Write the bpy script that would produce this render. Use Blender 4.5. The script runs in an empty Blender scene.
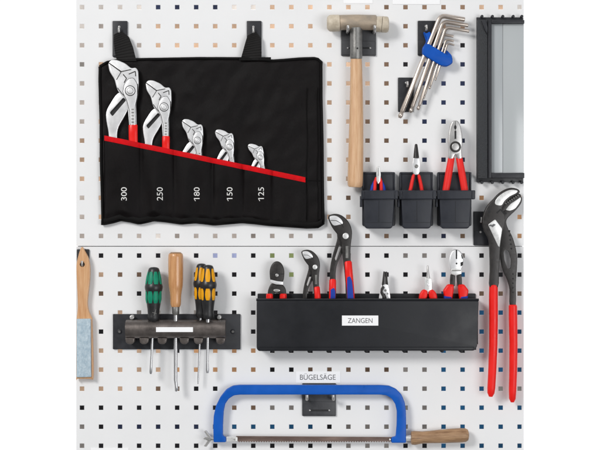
import bpy, math, random
from mathutils import Vector, Matrix, noise
from mathutils.geometry import tessellate_polygon
random.seed(7)
scene = bpy.context.scene
C = scene.collection
R = math.radians
S = 0.002            # one picture unit of the board is 2 mm
D = 3.0              # camera distance from the board, metres

# ------------------------------------------------------------------ camera, world, lamps, exposure
cam_data = bpy.data.cameras.new('camera')
cam = bpy.data.objects.new('camera', cam_data)
C.objects.link(cam)
cam.location = (0, -D, 0)
cam.rotation_euler = (R(90), 0, 0)
cam_data.sensor_width = 36
cam_data.lens = 36 * D / (600 * S)
cam_data.clip_end = 100
scene.camera = cam

world = bpy.data.worlds.new('World')
scene.world = world
world.use_nodes = True
wn, wl = world.node_tree.nodes, world.node_tree.links
bg = wn['Background']
bg.inputs['Color'].default_value = (0.97, 0.985, 1, 1)
tc = wn.new('ShaderNodeTexCoord')
sx = wn.new('ShaderNodeSeparateXYZ')
mr = wn.new('ShaderNodeMapRange')
mr.inputs['From Min'].default_value = -0.25
mr.inputs['From Max'].default_value = 0.45
mr.inputs['To Min'].default_value = 0.34      # the room in front of the board
mr.inputs['To Max'].default_value = 1.12      # the white studio behind it
wl.new(tc.outputs['Generated'], sx.inputs[0])
wl.new(sx.outputs['Y'], mr.inputs['Value'])
# the room in front is darker low down and uneven, so metal has something to mirror
rz = wn.new('ShaderNodeMapRange')
rz.inputs['From Min'].default_value = -0.8; rz.inputs['From Max'].default_value = 0.8
rz.inputs['To Min'].default_value = 0.55; rz.inputs['To Max'].default_value = 1.45
wl.new(sx.outputs['Z'], rz.inputs['Value'])
wz = wn.new('ShaderNodeTexNoise'); wz.inputs['Scale'].default_value = 2.6; wz.inputs['Detail'].default_value = 1
wl.new(tc.outputs['Generated'], wz.inputs['Vector'])
wr_ = wn.new('ShaderNodeMapRange')
wr_.inputs['From Min'].default_value = 0.36; wr_.inputs['From Max'].default_value = 0.64
wr_.inputs['To Min'].default_value = 0.35; wr_.inputs['To Max'].default_value = 1.65
wl.new(wz.outputs['Fac'], wr_.inputs['Value'])
m1 = wn.new('ShaderNodeMath'); m1.operation = 'MULTIPLY'
wl.new(rz.outputs['Result'], m1.inputs[0]); wl.new(wr_.outputs['Result'], m1.inputs[1])
fr = wn.new('ShaderNodeMapRange')      # 0 in front of the board, 1 behind it
fr.inputs['From Min'].default_value = -0.25; fr.inputs['From Max'].default_value = 0.45
wl.new(sx.outputs['Y'], fr.inputs['Value'])
mx = wn.new('ShaderNodeMix'); mx.data_type = 'FLOAT'
wl.new(fr.outputs['Result'], mx.inputs[0]); wl.new(m1.outputs[0], mx.inputs[2]); mx.inputs[3].default_value = 1.0
m2 = wn.new('ShaderNodeMath'); m2.operation = 'MULTIPLY'
wl.new(mr.outputs['Result'], m2.inputs[0]); wl.new(mx.outputs[0], m2.inputs[1])
wl.new(m2.outputs[0], bg.inputs['Strength'])

def area(name, loc, target, size, power, col=(1, 1, 1)):
    l = bpy.data.lights.new(name, 'AREA')
    l.shape = 'RECTANGLE'
    l.size, l.size_y = size
    l.energy = power
    l.color = col
    o = bpy.data.objects.new(name, l)
    C.objects.link(o)
    o.location = loc
    o.rotation_euler = (Vector(target) - Vector(loc)).to_track_quat('-Z', 'Y').to_euler()
    return o
area('key_softbox', (-3.0, -4.2, 2.3), (0, 0, 0), (1.5, 1.5), 170, (1, 0.985, 0.965))
area('fill_light', (2.3, -3.9, -0.5), (0, 0, 0), (2.2, 1.6), 64, (0.98, 0.99, 1))  # added fill, evens out brightness towards the board's lower right
area('backdrop_fill', (0, 0.35, 1.3), (0, 0.7, 0.0), (1.2, 0.15), 14, (1, 0.98, 0.95))  # added lamp without a fixture, brightens the backdrop seen through the holes
scene.view_settings.view_transform = 'Standard'
scene.view_settings.look = 'None'
scene.view_settings.exposure = 0.0
scene.view_settings.gamma = 1.0
scene.cycles.max_bounces = 8
scene.cycles.use_denoising = True

# ------------------------------------------------------------------ materials
MATS = {}
def mat(name, col, rough=0.5, metal=0.0, var=0.08, vscale=60, bump=0.0, bscale=400, coat=0.0, stretch=None, spec=0.5, col2=None, rvar=0.1):
    m = bpy.data.materials.new(name)
    m.use_nodes = True
    n, l = m.node_tree.nodes, m.node_tree.links
    b = n['Principled BSDF']
    b.inputs['Roughness'].default_value = rough
    b.inputs['Metallic'].default_value = metal
    b.inputs['Specular IOR Level'].default_value = spec
    b.inputs['Coat Weight'].default_value = coat
    b.inputs['Coat Roughness'].default_value = 0.15
    t = n.new('ShaderNodeTexCoord')
    src = t.outputs['Object']
    if stretch:
        mp = n.new('ShaderNodeMapping')
        mp.inputs['Scale'].default_value = stretch
        l.new(src, mp.inputs['Vector'])
        src = mp.outputs['Vector']
    nz = n.new('ShaderNodeTexNoise')
    nz.inputs['Scale'].default_value = vscale
    nz.inputs['Detail'].default_value = 6
    nz.inputs['Roughness'].default_value = 0.62
    l.new(src, nz.inputs['Vector'])
    cr = n.new('ShaderNodeValToRGB')
    cr.color_ramp.elements[0].position = 0.3
    cr.color_ramp.elements[1].position = 0.72
    a = [max(0, c * (1 - var)) for c in col]
    z = col2 if col2 else [min(1, c * (1 + var)) for c in col]
    cr.color_ramp.elements[0].color = (*a, 1)
    cr.color_ramp.elements[1].color = (*z, 1)
    l.new(nz.outputs['Fac'], cr.inputs['Fac'])
    l.new(cr.outputs['Color'], b.inputs['Base Color'])
    if rvar:
        r = n.new('ShaderNodeMapRange')
        r.inputs['From Min'].default_value = 0.3
        r.inputs['From Max'].default_value = 0.7
        r.inputs['To Min'].default_value = max(0.02, rough - rvar)
        r.inputs['To Max'].default_value = min(1, rough + rvar)
        l.new(nz.outputs['Fac'], r.inputs['Value'])
        l.new(r.outputs['Result'], b.inputs['Roughness'])
    if bump:
        n2 = n.new('ShaderNodeTexNoise')
        n2.inputs['Scale'].default_value = bscale
        n2.inputs['Detail'].default_value = 4
        l.new(src, n2.inputs['Vector'])
        bp = n.new('ShaderNodeBump')
        bp.inputs['Strength'].default_value = bump
        bp.inputs['Distance'].default_value = 0.002
        l.new(n2.outputs['Fac'], bp.inputs['Height'])
        l.new(bp.outputs['Normal'], b.inputs['Normal'])
    MATS[name] = m
    return m
M_board = mat('grey_white_powder_coat', (0.83, 0.83, 0.835), 0.45, var=0.022, vscale=7, bump=0.05, bscale=900, spec=0.3)
M_blackmetal = mat('black_powder_coat', (0.013, 0.014, 0.019), 0.42, var=0.2, vscale=80, bump=0.1, bscale=1500)
M_bin = mat('slate_plastic', (0.020, 0.0225, 0.031), 0.40, var=0.2, vscale=30, bump=0.10, bscale=1800, spec=0.35)
M_tray = mat('charcoal_plastic', (0.011, 0.0118, 0.015), 0.42, var=0.25, vscale=12, bump=0.08, bscale=1500, spec=0.32)
M_fabric = mat('black_nylon_fabric', (0.0040, 0.0028, 0.0030), 0.42, var=0.3, vscale=25, bump=0.3, bscale=1400, spec=0.12)
M_strap = mat('black_webbing', (0.010, 0.0092, 0.009), 0.65, var=0.3, vscale=400, bump=0.3, bscale=900, stretch=(1, 1, 5), spec=0.22)
M_hem = mat('black_hem_tape', (0.004, 0.0036, 0.0036), 0.7, var=0.3, vscale=200, bump=0.3, bscale=900, spec=0.15)
M_redtape = mat('red_binding_tape', (0.62, 0.006, 0.010), 0.75, var=0.15, vscale=120, bump=0.35, bscale=900, spec=0.12)
M_redgrip = mat('red_dipped_vinyl', (0.84, 0.013, 0.009), 0.38, var=0.07, vscale=35, spec=0.3, bump=0.03, bscale=200, rvar=0.12)
M_pinkred = mat('red_soft_grip', (0.82, 0.028, 0.024), 0.42, spec=0.22, var=0.08, vscale=50)
M_bluegrip = mat('blue_grip', (0.015, 0.05, 0.36), 0.45, var=0.1, spec=0.2)
M_chrome = mat('satin_chrome', (0.84, 0.84, 0.85), 0.34, 0.6, var=0.05, vscale=60, bump=0.03, bscale=900, rvar=0.05)
M_bright = mat('ground_bright_steel', (0.78, 0.78, 0.77), 0.34, 0.45, var=0.06, vscale=150)
M_steel = mat('worn_steel', (0.55, 0.54, 0.53), 0.33, 0.75, var=0.10, vscale=60, bump=0.03, bscale=900, rvar=0.06)
M_shaft = mat('smooth_shaft_steel', (0.55, 0.55, 0.56), 0.26, 0.85, var=0.05, vscale=30, rvar=0.04)
M_greysteel = mat('dull_grey_steel', (0.24, 0.235, 0.225), 0.42, 0.75, var=0.2, vscale=120, bump=0.12, bscale=500)
M_hexsteel = mat('nickel_steel', (0.50, 0.435, 0.385), 0.30, 0.85, var=0.08, vscale=40, rvar=0.05)
M_burnish = mat('burnished_black_steel', (0.028, 0.025, 0.024), 0.38, 0.25, var=0.25, vscale=140, bump=0.12, bscale=900)
M_groove = mat('dark_recess', (0.012, 0.012, 0.013), 0.7, var=0.1)
M_rail = mat('gunmetal_rail', (0.15, 0.13, 0.12), 0.36, 0.7, var=0.25, vscale=60, bump=0.08, bscale=400)
M_wood = mat('pale_beech', (0.55, 0.30, 0.15), 0.45, var=0.0, vscale=38, col2=(0.75, 0.50, 0.30), stretch=(7, 7, 0.55), bump=0.06, bscale=120)
M_wood2 = mat('varnished_beech', (0.56, 0.28, 0.125), 0.34, var=0.0, vscale=34, col2=(0.72, 0.44, 0.235), stretch=(7, 7, 0.6), coat=0.25)
M_wood4 = mat('orange_beech', (0.46, 0.20, 0.075), 0.30, var=0.0, vscale=34, col2=(0.68, 0.37, 0.165), stretch=(7, 7, 0.6), coat=0.3)
M_wood3 = mat('worn_handle_wood', (0.20, 0.105, 0.05), 0.5, var=0.0, vscale=45, col2=(0.50, 0.31, 0.17), stretch=(0.6, 6, 6), bump=0.15, bscale=90)
M_cream = mat('used_cream_mallet_plastic', (0.50, 0.42, 0.31), 0.5, var=0.15, vscale=80, col2=(0.68, 0.60, 0.48), bump=0.15, bscale=300)
M_blue = mat('blue_frame_paint', (0.003, 0.095, 0.47), 0.36, var=0.10, vscale=25, bump=0.03, bscale=300, spec=0.25)
M_clip = mat('blue_clip_plastic', (0.003, 0.085, 0.45), 0.40, spec=0.22, var=0.08, vscale=50)
M_blade = mat('saw_blade_steel', (0.15, 0.10, 0.085), 0.40, 0.6, var=0.2, vscale=14, col2=(0.26, 0.185, 0.155), bump=0.1, bscale=300, stretch=(1, 1, 6))
M_holder = mat('dark_grey_powder_coat', (0.040, 0.041, 0.046), 0.40, var=0.15, vscale=80, bump=0.1, bscale=1500)
M_headsteel = mat('brown_mottled_steel', (0.34, 0.30, 0.25), 0.5, 0.35, var=0.2, vscale=26, col2=(0.52, 0.41, 0.30), bump=0.2, bscale=400, stretch=(1, 1, 1.6))  # mottled grey-brown tone over the hammer head steel
M_white = mat('white_label_paper', (0.93, 0.93, 0.94), 0.6, var=0.01)
M_ink = mat('dark_label_ink', (0.13, 0.13, 0.135), 0.6, var=0.05)
M_whiteink = mat('white_print', (0.78, 0.77, 0.75), 0.7, var=0.03)
M_green = mat('green_grip', (0.004, 0.23, 0.13), 0.42, spec=0.25, var=0.08)
M_yellow = mat('yellow_grip', (0.82, 0.37, 0.006), 0.42, spec=0.25, var=0.06)
M_blackgrip = mat('black_grip_plastic', (0.014, 0.014, 0.015), 0.38, var=0.2)
M_card = mat('blue_brush_card', (0.36, 0.48, 0.57), 0.85, var=0.08, vscale=190, col2=(0.58, 0.68, 0.74), bump=0.7, bscale=420, spec=0.2, stretch=(1, 1, 0.6))
M_pane = mat('grey_clear_cover', (0.46, 0.485, 0.495), 0.16, var=0.05, vscale=3, spec=0.5, stretch=(1, 1, 0.2))
M_panedark = mat('grey_cover_dark_band', (0.41, 0.435, 0.45), 0.18, var=0.08, vscale=8, stretch=(1, 1, 0.2))  # darker copy of the cover colour, paints in its soft reflection
M_texblack = mat('textured_black_foam', (0.022, 0.024, 0.028), 0.6, var=0.35, vscale=160, bump=0.6, bscale=450)

# ------------------------------------------------------------------ 2-D helpers (picture units, y down)
def circle(x, y, r, n=20):
    return [(x + r * math.cos(2 * math.pi * i / n), y + r * math.sin(2 * math.pi * i / n)) for i in range(n)]
def ellipse(x, y, a, b, n=24, rot=0):
    c, s = math.cos(rot), math.sin(rot)
    o = []
    for i in range(n):
        u, v = a * math.cos(2 * math.pi * i / n), b * math.sin(2 * math.pi * i / n)
        o.append((x + u * c - v * s, y + u * s + v * c))
    return o
def rect(x0, y0, x1, y1):
    return [(x0, y0), (x1, y0), (x1, y1), (x0, y1)]
def smooth(pts, n=4):
    """closed Catmull-Rom through the points"""
    o, N = [], len(pts)
    for i in range(N):
        p0, p1, p2, p3 = (Vector(pts[(i + k - 1) % N]) for k in range(4))
        for j in range(n):
            t = j / n
            o.append(tuple(0.5 * ((2 * p1) + (p2 - p0) * t + (2 * p0 - 5 * p1 + 4 * p2 - p3) * t * t + (3 * p1 - p0 - 3 * p2 + p3) * t ** 3)))
    return o
def fillet(pts, r, n=4):
    o, N = [], len(pts)
    for i in range(N):
        a, b, c = Vector(pts[i - 1]), Vector(pts[i]), Vector(pts[(i + 1) % N])
        k = min(r, 0.45 * (a - b).length, 0.45 * (c - b).length)
        p, q = b + (a - b).normalized() * k, b + (c - b).normalized() * k
        for j in range(n + 1):
            t = j / n
            o.append(tuple(p * (1 - t) ** 2 + b * 2 * t * (1 - t) + q * t * t))
    return o
def inset(pts, d):
    N = len(pts)
    ar = sum(pts[i][0] * pts[(i + 1) % N][1] - pts[(i + 1) % N][0] * pts[i][1] for i in range(N))
    sg = 1 if ar > 0 else -1
    o = []
    for i in range(N):
        a, b, c = Vector(pts[i - 1]), Vector(pts[i]), Vector(pts[(i + 1) % N])
        e, f = (b - a), (c - b)
        if e.length < 1e-6: e = f
        if f.length < 1e-6: f = e
        e, f = e.normalized(), f.normalized()
        n1, n2 = Vector((-e.y, e.x)), Vector((-f.y, f.x))
        m = n1 + n2
        if m.length < 1e-3: m = n1
        m.normalize()
        k = 1 / max(0.55, m.dot(n1))
        o.append(tuple(b + m * d * k * sg))
    return o
def lerp(a, b, t): return a + (b - a) * t
def sstep(a, b, x):
    t = max(0, min(1, (x - a) / (b - a)))
    return t * t * (3 - 2 * t)
def interp(tab, x):
    if x <= tab[0][0]: return tab[0][1]
    for (a, va), (b, vb) in zip(tab, tab[1:]):
        if x <= b: return lerp(va, vb, (x - a) / (b - a))
    return tab[-1][1]

# ------------------------------------------------------------------ mesh builder: (x, y) in picture units, d = mm in front of the board
class MB:
    def __init__(self): self.v, self.f = [], []
    def ring(self, pts):
        i = len(self.v); self.v += pts; return list(range(i, i + len(pts)))
    def join(self, a, b):
        n = len(a)
        for i in range(n): self.f.append((a[i], a[(i + 1) % n], b[(i + 1) % n], b[i]))
    def plate(self, out, d0, d1, b=0.4, holes=(), steps=3):
        rev = sum(out[i - 1][0] * out[i][1] - out[i][0] * out[i - 1][1] for i in range(len(out))) > 0
        fronts, backs = [], []
        for k, lp in enumerate([out] + list(holes)):
            r = self.ring([(x, y, d0) for x, y in lp]); backs.append(r)
            bb = b if k == 0 else 0
            h = min(bb * 2, (d1 - d0) * 0.8)
            q = self.ring([(x, y, d1 - h) for x, y in lp]); self.join(r, q)
            if bb:
                for s in range(1, steps + 1):
                    a = math.pi / 2 * s / steps
                    ins = inset(lp, bb * (1 - math.cos(a)))
                    p = self.ring([(x, y, d1 - h + h * math.sin(a)) for x, y in ins]); self.join(q, p); q = p
            fronts.append(q)
        for loops in (fronts, backs):
            flat = [i for l in loops for i in l]
            for t in tessellate_polygon([[Vector((self.v[i][0], self.v[i][1], 0)) for i in l] for l in loops]):
                self.f.append(tuple(flat[i] for i in t))
        return self
    def box(self, x0, y0, x1, y1, d0, d1, b=0.3, r=0.0):
        o = rect(x0, y0, x1, y1)
        if r: o = fillet(o, r)
        return self.plate(o, d0, d1, b)
    def cyl(self, x, y, d0, d1, r, b=0.2, n=18): return self.plate(circle(x, y, r, n), d0, d1, b)
    def sweep(self, pts, hw, hd, n=14, p=1.0, cap=True):
        """body along pts (x,y,d); half width hw in picture units, half depth hd in mm; p<1 makes the section squarer"""
        N = len(pts)
        if not isinstance(hw, (list, tuple)): hw = [hw] * N
        if not isinstance(hd, (list, tuple)): hd = [hd] * N
        prev = None; first = None
        for i, (x, y, d) in enumerate(pts):
            a, b = pts[max(0, i - 1)], pts[min(N - 1, i + 1)]
            t = Vector((b[0] - a[0], b[1] - a[1]))
            t = t.normalized() if t.length > 1e-6 else Vector((0, 1))
            nx, ny = -t.y, t.x
            rg = []
            for k in range(n):
                an = 2 * math.pi * k / n
                c, s = math.cos(an), math.sin(an)
                c = math.copysign(abs(c) ** p, c); s = math.copysign(abs(s) ** p, s)
                rg.append((x + nx * hw[i] * c, y + ny * hw[i] * c, d + hd[i] * s))
            r = self.ring(rg)
            if prev: self.join(prev, r)
            else: first = r
            prev = r
        if cap:
            self.f.append(tuple(first)); self.f.append(tuple(prev))
        return self
    def rod(self, pts, r, n=10, taper=None):
        """round rod through 3-D points; r in picture units"""
        P = [Vector((x, y, d / 2)) for x, y, d in pts]
        up = None; prev = None; first = None
        for i, c in enumerate(P):
            t = (P[min(i + 1, len(P) - 1)] - P[max(i - 1, 0)]).normalized()
            if up is None:
                up = t.orthogonal().normalized()
            up = (up - t * up.dot(t)).normalized()
            w = t.cross(up)
            rr = r[i] if isinstance(r, (list, tuple)) else r
            q = [c + up * rr * math.cos(2 * math.pi * k / n) + w * rr * math.sin(2 * math.pi * k / n) for k in range(n)]
            g = self.ring([(a.x, a.y, a.z * 2) for a in q])
            if prev: self.join(prev, g)
            else: first = g
            prev = g
        self.f.append(tuple(first)); self.f.append(tuple(prev))
        return self
    def slab(self, nu, nv, fn, thick):
        F = [[None] * (nv + 1) for _ in range(nu + 1)]; B = [[None] * (nv + 1) for _ in range(nu + 1)]
        for i in range(nu + 1):
            for j in range(nv + 1):
                x, y, d = fn(i / nu, j / nv)
                F[i][j] = len(self.v); self.v.append((x, y, d))
                B[i][j] = len(self.v); self.v.append((x, y, d - thick))
        for i in range(nu):
            for j in range(nv):
                self.f.append((F[i][j], F[i + 1][j], F[i + 1][j + 1], F[i][j + 1]))
                self.f.append((B[i][j], B[i][j + 1], B[i + 1][j + 1], B[i + 1][j]))
        for i in range(nu):
            for j in (0, nv): self.f.append((F[i][j], F[i + 1][j], B[i + 1][j], B[i][j]))
        for j in range(nv):
            for i in (0, nu): self.f.append((F[i][j], F[i][j + 1], B[i][j + 1], B[i][j]))
        return self
    def text(self, s, x, y, d, w, h, rot=0):
        """flat lettering centred at (x, y), w long and h high"""
        cu = bpy.data.curves.new('lettering', 'FONT'); cu.body = s
        ob = bpy.data.objects.new('lettering', cu); C.objects.link(ob)
        bpy.context.view_layer.update()
        me = bpy.data.meshes.new_from_object(ob)
        bpy.data.objects.remove(ob); bpy.data.curves.remove(cu)
        X = [v.co.x for v in me.vertices]; Y = [v.co.y for v in me.vertices]
        x0, x1, y0, y1 = min(X), max(X), min(Y), max(Y)
        b = len(self.v); c, sn = math.cos(rot), math.sin(rot)
        for v in me.vertices:
            u = ((v.co.x - x0) / (x1 - x0) - 0.5) * w
            t = -((v.co.y - y0) / (y1 - y0) - 0.5) * h
            self.v.append((x + u * c - t * sn, y + u * sn + t * c, d))
        for p in me.polygons: self.f.append(tuple(b + i for i in p.vertices))
        bpy.data.meshes.remove(me)
        return self

class Thing:
    def __init__(self, name, label, cat, x, y, d=0.0, group=None, xf=None, single=False):
        self.o = (x, y, d); self.k = (D - d / 1000) / D; self.xf = xf
        self.loc = (self.k * (x - 300) * S, -d / 1000, self.k * (225 - y) * S)
        self.meta = (label, cat, group)
        self.single = single; self.name = name; self.root = None
        if not single:
            self.root = bpy.data.objects.new(name, None)
            self.root.empty_display_size = 0.02
            C.objects.link(self.root); self.tag(self.root)
    def tag(self, o):
        o.location = self.loc
        o['label'], o['category'] = self.meta[0], self.meta[1]
        if self.meta[2]: o['group'] = self.meta[2]
    def part(self, name, mb, m, parent=None, label=None, flat=False, angle=38):
        ox, oy, od = self.o
        vs = []
        for x, y, d in mb.v:
            if self.xf:
                (ax, ay), sc, an = self.xf
                u, w = (x - ax) * sc, (y - ay) * sc
                x, y = ox + u * math.cos(an) - w * math.sin(an), oy + u * math.sin(an) + w * math.cos(an)
            vs.append(((x - ox) * S * self.k, -(d - od) / 1000, (oy - y) * S * self.k))
        me = bpy.data.meshes.new(name)
        me.from_pydata(vs, [], mb.f)
        import bmesh
        bm = bmesh.new(); bm.from_mesh(me)
        bmesh.ops.recalc_face_normals(bm, faces=bm.faces)
        bm.to_mesh(me); bm.free()
        if not flat:
            for p in me.polygons: p.use_smooth = True
            me.set_sharp_from_angle(angle=R(angle))
        me.materials.append(m)
        o = bpy.data.objects.new(name, me); C.objects.link(o)
        if self.single: self.tag(o)
        else: o.parent = parent or self.root
        if label: o['label'] = label
        return o

# ------------------------------------------------------------------ the two perforated panels
PITCH = 19.03
def panel(label, y0, y1, rows, h):
    x0, x1 = 76.3, 523.7
    cols = [82 + PITCH * i for i in range(24)]
    t = Thing('perforated_panel', label, 'perforated panel', 300, (y0 + y1) / 2, 0)
    hs = 2.45
    xs = [x0] + sorted([c - hs for c in cols] + [c + hs for c in cols]) + [x1]
    ys = [y0] + sorted([c - hs for c in rows] + [c + hs for c in rows]) + [y1]
    mb = MB(); id0 = {}; id1 = {}
    th = 1.6
    for i, x in enumerate(xs):
        for j, y in enumerate(ys):
            id0[i, j] = len(mb.v); mb.v.append((x, y, 0.0))
            id1[i, j] = len(mb.v); mb.v.append((x, y, -th))
    nh = lambda i, j: i % 2 == 1 and j % 2 == 1
    for i in range(len(xs) - 1):
        for j in range(len(ys) - 1):
            q = [(i, j), (i + 1, j), (i + 1, j + 1), (i, j + 1)]
            if nh(i, j):
                for a in range(4):
                    b = (a + 1) % 4
                    pass
                cx_, cy_ = (xs[i] + xs[i + 1]) / 2, (ys[j] + ys[j + 1]) / 2
                h = hs - 0.22
                k1 = mb.ring([(cx_ + sx_ * h, cy_ + sy_ * h, -0.45) for sx_, sy_ in ((-1, -1), (1, -1), (1, 1), (-1, 1))])
                mb.join([id0[c] for c in q], k1); mb.join(k1, [id1[c] for c in q])
            else:
                mb.f.append(tuple(id0[a] for a in q)); mb.f.append(tuple(id1[a] for a in reversed(q)))
    t.part('sheet', mb, M_board, flat=True)
    e = MB()                                  # folded-back edges of the sheet
    e.box(x0, y0, x0 + 0.9, y1, -18, -1.65, 0); e.box(x1 - 0.9, y0, x1, y1, -18, -1.65, 0)
    e.box(x0 + 0.95, y0, x1 - 0.95, y0 + 0.9, -18, -1.65, 0); e.box(x0 + 0.95, y1 - 0.9, x1 - 0.95, y1, -18, -1.65, 0)
    t.part('folded_edge', e, M_board, flat=True)
    if y0 > 200: t.part('seam_backing', MB().box(x0 + 1, y0 - 4, x1 - 1, y0 + 4, -20, -18.1, 0), M_board, flat=True)  # added strip, blocks the bright background so the seam reads dark
panel('upper light grey perforated sheet metal panel behind the tool roll and hammer', -40, 245.9,
      [7.2 + 19.07 * i for i in range(-2, 13)], 0)
panel('lower light grey perforated sheet metal panel behind the hacksaw and screwdriver rack', 246.65, 492,
      [255.6 + 19.02 * i for i in range(12)], 0)

# flat sheet behind the board; its colour patches stand in for clutter seen through the holes
def backdrop_sheet():
    gap = 0.60
    sc = (D + gap) / D
    tan, brown, dark, navy, blue, grey, pale, green, orange, lav, warm = range(11)
    cols = [(0.50, 0.34, 0.235), (0.17, 0.11, 0.075), (0.012, 0.0115, 0.0135), (0.020, 0.027, 0.060), (0.014, 0.085, 0.19), (0.24, 0.22, 0.205),
            (0.66, 0.61, 0.57), (0.30, 0.37, 0.15), (0.45, 0.25, 0.13), (0.36, 0.40, 0.62), (0.42, 0.37, 0.335)]
    regs = [  # later ones win
        (60, -40, 540, 246, tan), (60, -40, 150, 20, pale), (150, -40, 224, 17, navy), (224, -40, 258, 17, pale), (60, 17, 155, 36, pale),
        (60, 36, 92, 54, warm), (60, 54, 92, 73, grey), (60, 73, 92, 92, warm), (92, 17, 155, 56, warm), (60, 92, 92, 130, warm), (60, 130, 92, 188, tan), (60, 188, 92, 246, warm), (92, 226, 340, 246, warm), (145, 226, 160, 246, pale),
        (330, 36, 392, 246, tan), (385, -40, 470, 36, brown), (378, 36, 420, 90, brown), (366, 90, 420, 246, brown), (400, 56, 412, 75, dark),
        (410, 36, 480, 56, dark), (415, 110, 420, 170, dark), (412, 56, 480, 172, navy), (480, -40, 500, 20, tan), (400, 226, 425, 246, dark), (425, 226, 445, 246, navy),
        (470, 190, 540, 246, orange), (445, 226, 470, 246, brown), (342, 190, 362, 215, brown), (510, -2, 540, 17, pale),
        (60, 246, 540, 495, dark), (210, 246, 228, 266, lav), (228, 246, 248, 266, lav), (262, 246, 282, 266, green), (282, 246, 300, 266, green), (276, 266, 300, 286, green),
        (92, 266, 112, 285, tan), (112, 272, 150, 285, brown), (60, 266, 92, 300, brown), (92, 285, 130, 304, brown), (92, 304, 130, 322, tan), (130, 304, 215, 322, grey), (92, 342, 160, 400, tan), (60, 380, 150, 398, tan),
        (160, 358, 240, 378, orange), (150, 378, 190, 398, brown), (190, 342, 262, 380, orange), (300, 360, 345, 380, brown), (345, 360, 400, 380, brown),
        (225, 398, 310, 415, brown), (262, 398, 420, 416, grey), (395, 360, 440, 440, grey), (60, 416, 92, 492, grey), (120, 416, 200, 436, navy), (225, 416, 320, 436, blue), (320, 416, 345, 436, dark), (345, 416, 400, 492, grey),
        (425, 265, 445, 360, blue), (425, 360, 540, 492, blue), (400, 246, 480, 266, grey), (470, 285, 540, 304, brown), (470, 304, 540, 360, blue), (438, 265, 480, 300, blue), (500, 380, 530, 400, grey)]
    mb = MB(); idx = []
    n = 2
    for j in range(-2, 26):
        for i in range(24):
            cx, cy = 82 + PITCH * i, (7.2 + 19.07 * j if j < 13 else 255.6 + 19.02 * (j - 13))
            c = grey
            for x0, y0, x1, y1, k in regs:
                if x0 <= cx < x1 and y0 <= cy < y1: c = k
            h = PITCH / 2
            cc = 300 + (cx - 300) * sc; ry = 225 + (cy - 225) * sc; h *= sc
            xa, xb = max(cc - h, 300 - 222 * sc), min(cc + h, 300 + 222 * sc)
            b = len(mb.v)
            mb.v += [(xa, ry - h, -gap * 1000), (xb, ry - h, -gap * 1000), (xb, ry + h, -gap * 1000), (xa, ry + h, -gap * 1000)]
            mb.f.append((b, b + 1, b + 2, b + 3)); idx.append(c)
    vs = [((x - 300) * S, -d / 1000, (225 - y) * S) for x, y, d in mb.v]
    me = bpy.data.meshes.new('backdrop_sheet'); me.from_pydata(vs, [], mb.f)
    for k, c in enumerate(cols): me.materials.append(mat('backdrop_colour', c, 0.7, var=0.45, vscale=11, spec=0.15))
    for p, c in zip(me.polygons, idx): p.material_index = c
    o = bpy.data.objects.new('backdrop_sheet', me); C.objects.link(o); o['kind'] = 'structure'
    o['label'] = 'flat backdrop sheet with colour patches standing in for clutter behind the holes'
backdrop_sheet()

# ------------------------------------------------------------------ hooks and hook plates
def pin(mb, x, y, d0=4, L=22, r=1.1, rise=3.2):
    pts = [(x, y, d0 - 3)] + [(x, y, d0 + L * t) for t in (0.2, 0.5, 0.75)]
    for i in range(1, 6):
        a = math.pi / 2 * i / 5
        pts.append((x, y - rise * (1 - math.cos(a)), d0 + L * 0.75 + L * 0.25 * math.sin(a)))
    pts.append((x, y - rise - 1.6, d0 + L))
    mb.rod(pts, r, 10)
def hook_plate(label, x0, y0, x1, y1, pins=(), holes=(), L=22, name='hook_plate', cat='hook plate', group=None, slot=None, pr=1.1, pm=None):
    t = Thing(name, label, cat, (x0 + x1) / 2, (y0 + y1) / 2, 2, group)
    mb = MB().plate(fillet(rect(x0, y0, x1, y1), 1.0), 0.6, 4.0, 0.35)
    t.part('plate', mb, pm or M_blackmetal)
    yt_ = lerp(y0, y1, 0.56)
    t.part('lower_tab', MB().plate(fillet(rect(x0 + 0.8, yt_, x1 - 0.8, y1 - 0.8), 0.8), 4.02, 5.0, 0.35), pm or M_blackmetal)
    if holes:
        s = MB()
        for x, y in holes:
            s.cyl(x, y, 4.02, 5.6, 1.2, 0.35)
        t.part('screw', s, M_steel)
    for x, y in pins:
        p = MB(); pin(p, x, y, 4, L, pr)
        t.part('pin', p, M_steel)
    if slot:
        s = MB().plate(fillet(rect(*slot), 0.6), 5.02, 5.8, 0.3)
        t.part('slot_bar', s, M_groove)
        for x in (slot[0] + 0.8, slot[2] - 0.8):
            t.part('rivet', MB().cyl(x, (slot[1] + slot[3]) / 2, 5.02, 6.6, 0.9, 0.3), M_steel)
    return t
hook_plate('slim black hook plate holding the tool roll strap above the 300 pocket', 112.6, 21, 127.6, 57, pins=[(119.5, 33)], holes=[(119.5, 27)], L=9, group='black hook plates')
hook_plate('slim black hook plate holding the tool roll strap above the 150 pocket', 246.8, 21, 261.6, 57, pins=[(253.5, 33)], holes=[(253.5, 27)], L=9, group='black hook plates')
hook_plate('wide black holder plate with two pins carrying the hammer head', 341.2, 22, 376, 56, pins=[(347.4, 33), (373.8, 33)], L=39, pr=1.5, pm=M_holder, name='hammer_holder', cat='tool holder', slot=(347, 47.5, 371, 49))
hook_plate('black hook plate behind the top of the blue hex key clip', 417.7, 20.8, 436.5, 55.6, pins=[(425.8, 31)], holes=[(425.8, 26.5)], L=16, group='black hook plates')
hook_plate('black hook plate behind the shafts of the longest hex keys', 398, 77.6, 413.6, 112, pins=[(407, 87)], holes=[(406, 83)], L=14, group='black hook plates')
hook_plate('black hook plate behind the large red handled water pump pliers', 473.5, 211.5, 494, 245.4, pins=[(480.5, 222)], holes=[(480.5, 232)], L=16, group='black hook plates')
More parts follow.
